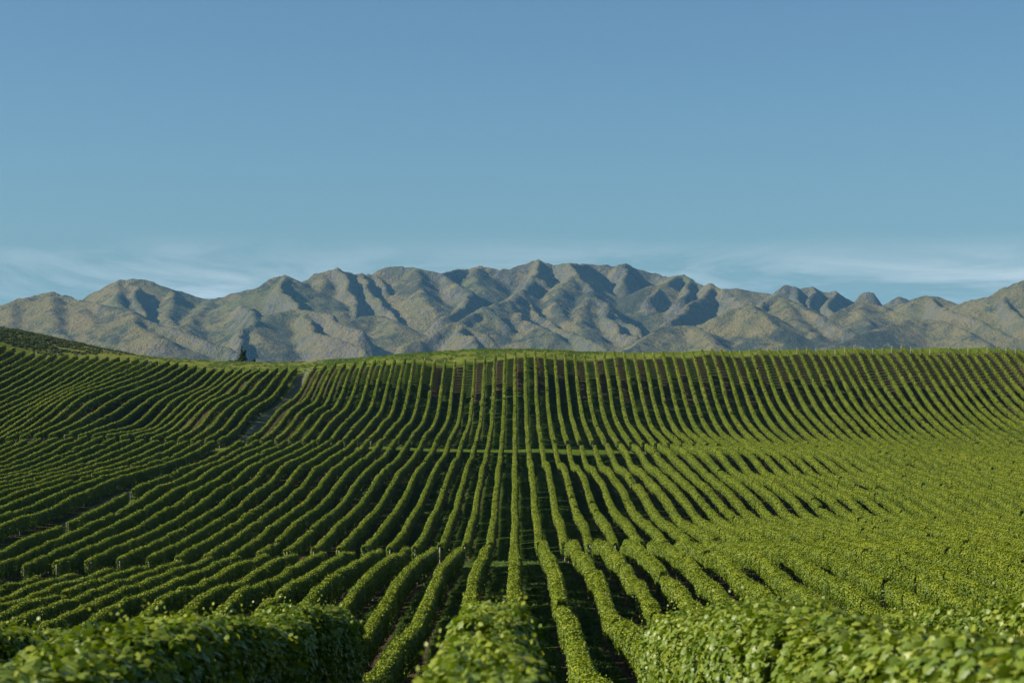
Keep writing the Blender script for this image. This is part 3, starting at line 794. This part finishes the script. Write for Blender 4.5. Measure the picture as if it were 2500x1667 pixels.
# scrub on the left hill
TUFT = [leaf_blob('scrub_tuft', M_PINE, [((0, 0, .25), (.55, .5, .35)), ((.3, .1, .4), (.35, .35, .3))], 70, 0.2) for _ in range(4)]
M_SCRUB = mat_leaf('scrub_foliage', (0.030, 0.045, 0.014), (0.060, 0.080, 0.022), (0.11, 0.125, 0.040), 0.15, 0.6, rare=False)
for me in TUFT: me.materials[0] = M_SCRUB
G_SCRUB = scatter_group('scatter_scrub', TUFT)
n = 4200
su = rng.uniform(-130, 330, n); sy = rng.uniform(517, 600, n); sxx = at(su, sy)
ok = (sy > np.array([d_far(min(max(q / S, -56), 0)) for q in sxx]) + 5 + np.clip((su - 120) * 0.12, 0, 40)) & (fbm(sxx / 9, sy / 5, 3, 21) > 0.38 - 0.05 * (su < 150))
su, sy, sxx = su[ok], sy[ok], sxx[ok]; n = len(su)
sc = rng.uniform(.5, 1.15, n) * np.interp(su, [0, 150, 330], [1.1, .9, .45])
scrub = scatter_obj('scrub', None, G_SCRUB, np.stack([sxx, sy, zg(sxx, sy) - 0.05], 1), np.stack([0 * su, 0 * su, rng.uniform(0, 6.28, n)], 1), np.stack([sc, sc, sc * .8], 1), rng.integers(0, 4, n), M_SCRUB)
tag(scrub, 'dark low scrub covering the hill above the left knoll', 'scrub', kind='stuff')

# ------------------------------------------------------------------ grass between the near rows
def grass_tuft(nb, h):
    a = rng.uniform(0, 6.28, nb); r = rng.uniform(0, .16, nb)
    b0 = np.stack([np.cos(a) * r, np.sin(a) * r, np.zeros(nb)], 1)
    d = rng.normal(0, .45, (nb, 2)); hh = h * rng.uniform(.5, 1.2, nb)
    w = np.stack([-d[:, 1], d[:, 0], np.zeros(nb)], 1); w = unit(w) * 0.012
    tip = b0 + np.stack([d[:, 0] * hh, d[:, 1] * hh, hh], 1)
    V = np.stack([b0 - w, b0 + w, tip], 1).reshape(-1, 3)
    return mesh_np('grass_tuft', V, np.arange(nb * 3), np.full(nb, 3), M_GRASS, {'tint': ('FACE', 'FLOAT', np.clip(rng.normal(.5, .2, nb), 0, .97).astype(np.float32))})
M_GRASS = mat_leaf('grass_blade', (0.035, 0.075, 0.012), (0.070, 0.120, 0.018), (0.13, 0.155, 0.035), 0.25, 0.6, rare=False)
GT = [grass_tuft(26, 0.14) for _ in range(4)]
G_GRASS = scatter_group('scatter_grass', GT)
n = 60000
gy = 50 * (200 / 50) ** rng.random(n); gx = rng.uniform(-26, 30, n)
fr = np.abs((gx / S + 0.5) % 1 - 0.5)
ok = ((fr > 0.19) | (gy > 184)) & (fbm(gx / 1.5, gy / 1.5, 2, 31) > 0.36)
gx, gy = gx[ok], gy[ok]; n = len(gx)
s_ = rng.uniform(.7, 1.5, n)
grass = scatter_obj('grass', None, G_GRASS, np.stack([gx, gy, zg(gx, gy) - 0.01], 1), np.stack([0 * gx, 0 * gx, rng.uniform(0, 6.28, n)], 1), np.stack([s_ * 1.3, s_ * 1.3, s_], 1), rng.integers(0, 4, n), M_GRASS)
nc = 5200
cy_ = rng.uniform(500, 552, nc); cx_ = at(rng.uniform(330, 1480, nc), cy_)
ok = (cy_ > np.array([d_far(min(max(q / S, -56), 60)) for q in cx_]) + 3) & (fbm(cx_ / 4, cy_ / 4, 2, 33) > 0.42)
cx_, cy_ = cx_[ok], cy_[ok]; nc = len(cx_); s_ = rng.uniform(1.4, 3.2, nc)
crest_grass = scatter_obj('crest_grass', None, G_GRASS, np.stack([cx_, cy_, zg(cx_, cy_) - 0.02], 1), np.stack([0 * cx_, 0 * cx_, rng.uniform(0, 6.28, nc)], 1), np.stack([s_ * 1.6, s_ * 1.6, s_], 1), rng.integers(0, 4, nc), M_GRASS)
tag(crest_grass, 'longer green grass along the crest behind the far row ends', 'grass', kind='stuff')
tag(grass, 'mown green grass in the lanes between the near vine rows', 'grass', kind='stuff')

# ------------------------------------------------------------------ valley and mountains
MS = 3.675
def mp(off, pts):
    out = []
    for x, y, D in pts:
        D = 6100 + (D - 6000) * 0.55
        u = off + x / MS; v = 620 + y / MS
        out.append(((u - U0) / F * D, D, (VH - v) / F * D))
    return out
RID = []
def r(off, pts, a=0.62, L=500.0): RID.append((mp(off, pts), a * (1.5 if a >= 0.68 else 0.88), L))
M1, M2, M3, M4 = 0, 620, 1240, 1860
r(M1, [(-900,420,5400),(-450,440,5400),(0,455,5400),(120,400,5450),(210,400,5400),(330,360,5500),(420,342,5500),(560,370,5450),(700,420,5300),(850,440,5150),(1000,460,5000),(1150,490,4900),(1250,560,4750),(1400,640,4600),(1600,700,4450),(1850,790,4300),(2130,880,4150)], .7)
r(M1, [(420,342,5500),(480,470,5100),(520,620,4800),(620,760,4500)], .45)
r(M1, [(700,420,5300),(830,560,4900),(900,700,4600),(930,840,4400)], .45)
r(M1, [(120,400,5450),(100,600,4900),(200,760,4500)], .45)
r(M1, [(1150,490,4900),(1200,650,4500),(1450,760,4200),(1550,900,4000)], .45)
r(M1, [(760,420,6900),(900,335,6900),(1090,235,6900),(1290,225,6900),(1400,250,6900),(1530,305,6900),(1700,345,6900),(1860,400,6900),(1900,400,6850),(2070,350,6800),(2200,325,6700),(2352,285,6600),(2478,210,6500),(2590,195,6450)])
r(M1, [(1190,230,6900),(1200,330,6600),(1250,430,6300),(1330,540,6000),(1320,640,5700)], .8)
r(M1, [(1090,235,6900),(1050,320,6600),(1090,450,6200)])
r(M1, [(1530,305,6900),(1560,420,6500),(1500,560,6100),(1600,640,5700)], .55)
r(M1, [(1900,400,6850),(1850,480,6400),(1700,600,6000),(1680,690,5600)], .5)
r(M1, [(2070,350,6800),(2180,450,6200),(2280,518,5500),(2330,600,5200),(2150,730,4900),(2100,830,4700)], .7)
r(M2, [(300,195,6450),(240,260,6250),(270,340,6050),(370,440,5800),(390,495,5650),(450,500,5550),(680,540,5400),(720,610,5250),(860,650,5100),(990,680,5000)], .75)
r(M2, [(390,495,5650),(330,500,5600),(130,545,5500),(80,640,5200),(60,760,4900)], .55)
r(M2, [(390,495,5650),(450,600,5300),(500,700,5000),(700,740,4800),(880,790,4700),(990,850,4600)], .7)
r(M2, [(310,195,6450),(370,240,6500),(420,268,6900),(470,250,7200),(560,185,7200),(680,165,7200),(765,132,7200),(880,170,7250),(960,178,7300),(1075,180,7400),(1130,130,7400),(1280,108,7400),(1450,122,7400),(1560,155,7400),(1680,168,7300),(1840,145,7600),(1920,140,7700),(2020,103,7700),(2110,120,7700),(2210,155,7700),(2340,125,7600)], .68)
r(M2, [(765,132,7200),(850,220,6900),(850,300,6700),(890,400,6450),(910,500,6250),(905,590,6050)], .85)
r(M2, [(620,175,7200),(600,300,6800),(640,420,6400),(750,520,6100)], .55)
r(M2, [(1075,180,7400),(1130,240,7200),(1200,330,6950)], .85)
r(M2, [(960,178,7300),(1020,290,6900),(1040,360,6700),(1100,400,6550),(1170,480,6350),(1280,560,6150)], .75)
r(M2, [(1450,122,7400),(1480,250,7000),(1560,380,6600),(1640,480,6300)], .55)
r(M2, [(1690,178,7300),(1800,240,7000),(1960,330,6700),(1940,400,6400),(1900,470,6200),(1700,560,5900)], .75)
r(M2, [(2020,103,7700),(2000,250,7100),(2080,310,6900)], .6)
r(M2, [(860,600,5600),(1000,560,5800),(1130,545,5900),(1250,600,5700),(1320,630,5500)], .45)
r(M2, [(1350,830,4700),(1500,760,4800),(1700,660,4900),(1780,612,4950),(1840,605,4950),(1930,650,4900),(2100,720,4800),(2250,840,4700)], .75)
r(M2, [(1840,605,4950),(1880,700,4750),(1960,740,4650),(1990,850,4500)], .7)
r(M2, [(1850,590,5600),(1960,530,5700),(2060,485,5800),(2130,510,5750),(2290,640,5600)], .75)
r(M2, [(2060,485,5800),(2240,425,6300),(2280,425,6400)], .6)
r(M3, [(-60,125,7600),(0,140,7600),(140,85,7600),(290,58,7600),(430,100,7600),(580,82,7500),(680,92,7600),(720,85,7900),(900,98,7900),(935,118,7900),(1060,75,7800),(1100,85,7800),(1160,125,7800),(1290,165,7800),(1320,163,7800),(1400,195,7700),(1540,188,7400),(1620,215,7300),(1770,285,7100),(1840,258,6900),(1930,330,6700),(2050,400,6400),(2140,450,6200)], .75)
r(M3, [(290,58,7600),(230,205,7100),(200,260,6900),(140,320,6700),(170,420,6500),(250,520,6200),(340,580,6000),(460,680,5700),(700,760,5300),(900,870,4900)], .8)
r(M3, [(140,320,6700),(0,430,6300),(-40,420,6300),(100,560,5900),(300,660,5500)], .6)
r(M3, [(230,205,7100),(330,240,7050)], .8)
r(M3, [(580,82,7500),(600,170,7200),(680,240,7000),(760,330,6750),(840,420,6500),(920,425,6400),(960,500,6250),(1000,580,6050),(1180,660,5800)], .9)
r(M3, [(600,170,7200),(480,300,6800),(440,400,6500),(530,600,6000),(700,680,5600)], .6)
r(M3, [(920,430,6400),(900,560,6000),(940,600,5900),(1000,700,5600),(1140,730,5500)], .7)
r(M3, [(760,330,6750),(700,480,6300),(640,600,5900)], .55)
r(M3, [(1060,75,7800),(1080,150,7600),(1050,230,7400)], .9)
r(M3, [(1540,188,7400),(1440,240,7000),(1350,290,6900),(1290,400,6600)], .8)
r(M3, [(1400,250,7000),(1200,300,6850)], .6)
r(M3, [(1620,215,7300),(1640,320,6850),(1560,400,6550)], .8)
r(M3, [(1840,258,6900),(1790,320,6700),(1690,420,6450),(1600,480,6200),(1430,600,5900)], .75)
r(M3, [(1050,870,4500),(1200,760,4800),(1400,660,5000),(1600,640,5100),(1680,650,5100),(1780,700,4900),(1900,830,4500)], .5)
r(M3, [(1700,680,5200),(1900,570,5300),(2050,490,5400),(2170,450,5400),(2260,520,5200),(2352,610,5000),(2470,660,4900)], .5)
r(M3, [(1930,320,8200),(2070,313,8200),(2200,330,8200),(2352,350,8200)], .6)
r(M4, [(60,365,7800),(200,273,7800),(290,285,7800),(350,305,7800),(450,292,7800),(540,345,7800),(650,332,7800),(740,390,7800),(820,440,7800)], 1.0)
r(M4, [(290,285,7800),(330,400,7500),(380,480,7300)], 1.0)
r(M4, [(450,292,7800),(440,420,7500),(480,520,7300)], 1.0)
r(M4, [(650,332,7800),(600,420,7500),(620,500,7300)], 1.0)
r(M4, [(830,430,8000),(880,370,8000),(920,355,8000),(960,352,8000),(1010,362,8000),(1050,390,8000),(1090,440,8000)], .9)
r(M4, [(1110,445,8500),(1160,400,8500),(1210,372,8500),(1250,390,8500),(1290,415,8500)], .8)
r(M4, [(-30,460,5800),(0,420,5900),(150,370,6000),(250,400,5900),(400,490,5700),(580,570,5400),(700,640,5200),(860,720,4900)], .7)
r(M4, [(150,370,6000),(300,560,5500),(420,680,5100),(560,790,4800)], .45)
r(M4, [(600,565,5900),(850,440,6200),(930,425,6250),(1080,460,6200),(1200,530,6000),(1330,580,5800)], .5)
r(M4, [(930,425,6250),(900,560,5800),(960,690,5400)], .42)
r(M4, [(1100,470,6800),(1250,435,6700),(1400,390,6600),(1500,375,6600),(1600,390,6600),(1760,455,6500)], .5)
r(M4, [(1500,375,6600),(1600,470,6200),(1700,530,5800),(1950,610,5400),(2100,680,5200),(2352,820,4900)], .7)
r(M4, [(1760,455,6500),(1900,405,6200),(2020,385,6100),(2200,300,6000),(2352,235,5900),(2600,180,5900),(3100,240,5900),(3700,330,5900)], .55)
r(M4, [(2200,300,6000),(2200,420,5600),(2250,540,5300),(2380,620,5100)], .7)
r(M4, [(1900,405,6200),(1990,560,5700),(2150,700,5300),(2352,800,5000)], .6)
r(M4, [(600,830,4500),(700,800,4600),(850,740,4800),(1000,690,5000),(1250,600,5300),(1500,590,5400),(1680,640,5200),(1900,740,4900),(2050,810,4700)], .45)
mx = np.arange(-2700, 2701, 9.0); my = np.arange(4850, 7900, 9.0)
MX, MY = np.meshgrid(mx, my)
WX = MX + (fbm(MX / 150, MY / 150, 5, 41, .55) - .5) * 55; WY = MY + (fbm(MX / 150, MY / 150, 5, 51, .55) - .5) * 55
H = np.full(MX.shape, -120.0)
TAU = 2.0
acc = np.zeros(MX.shape); HH = []
for pts, a, L in RID:
    best = None
    for (x1, y1, z1), (x2, y2, z2) in zip(pts[:-1], pts[1:]):
        dx, dy = x2 - x1, y2 - y1; l2 = dx * dx + dy * dy + 1e-6
        t = np.clip(((WX - x1) * dx + (WY - y1) * dy) / l2, 0, 1)
        d = np.hypot(WX - x1 - t * dx, WY - y1 - t * dy)
        d = np.sqrt(d * d + 5.0 ** 2) - 5.0
        h = z1 + t * (z2 - z1) - (a * L * (1 - np.exp(-d / L)) + 0.10 * d)
        best = h if best is None else np.maximum(best, h)
    HH.append(best)
HH = np.stack(HH); hm = HH.max(0)
H = hm + TAU * np.log(np.exp((HH - hm) / TAU).sum(0)) - TAU * 0.35
HH = None
# gullies: creases that run down the flanks (stretched along the fall line by warping), and crags near the ridges
crease = fbm(WX / 85 + 0.004 * H, WY / 85, 5, 61, .5, True)
H = H + (crease - .58) * 9 + (fbm(MX / 30, MY / 30, 4, 71, .6) - .5) * 5
crag = smooth01((fbm(MX / 330, MY / 330, 3, 81) - .50) / .12)
H = H + crag * (fbm(MX / 34, MY / 34, 4, 91, .62, True) - .5) * 13
edge = smooth01((np.abs(MX) - 2350) / 350)
H = H * (1 - edge) + edge * np.minimum(H, -60)
H = np.maximum(H, -85)
front = smooth01((MY - 4850) / 250); H = H * front + (-85) * (1 - front)
ff, fs = grid_faces(len(mx), len(my))
mount = obj('mountain_range', mesh_np('mountain_range', np.stack([MX, MY, H], -1).reshape(-1, 3), ff, fs, M_MOUNT, smooth=True))
tag(mount, 'bare tussock and rock mountain range across the valley', 'mountains', kind='structure')
vx = np.linspace(-14000, 14000, 57); vy = np.linspace(-3000, 22000, 51)
VX, VY = np.meshgrid(vx, vy); ff, fs = grid_faces(len(vx), len(vy))
valley = obj('valley_floor', mesh_np('valley_floor', np.stack([VX, VY, -78 + 0 * VX], -1).reshape(-1, 3), ff, fs, M_VALLEY, smooth=True))
tag(valley, 'wide grassy valley floor between the vineyard hill and the mountains', 'valley', kind='structure')

# ------------------------------------------------------------------ haze: one closed box of even, thin air
hz = bpy.data.materials.new('haze'); hz.use_nodes = True
hn, hl = hz.node_tree.nodes, hz.node_tree.links
hn.clear()
ho = hn.new('ShaderNodeOutputMaterial'); hv = hn.new('ShaderNodeVolumePrincipled')
hv.inputs['Color'].default_value = (0.24, 0.60, 1.0, 1)
hv.inputs['Density'].default_value = 2.6e-5
hl.new(hv.outputs[0], ho.inputs['Volume'])
bx = np.array([(x, y, z) for z in (-90, 760) for y in (-3200, 22500) for x in (-14500, 14500)], float)
haze = obj('haze', mesh_np('haze', bx, [0,2,3,1, 4,5,7,6, 0,1,5,4, 2,6,7,3, 0,4,6,2, 1,3,7,5], [4] * 6, hz))
tag(haze, 'thin blue haze in the air over the valley', 'haze', kind='stuff')
print('rows built, objects:', len(SC.objects))
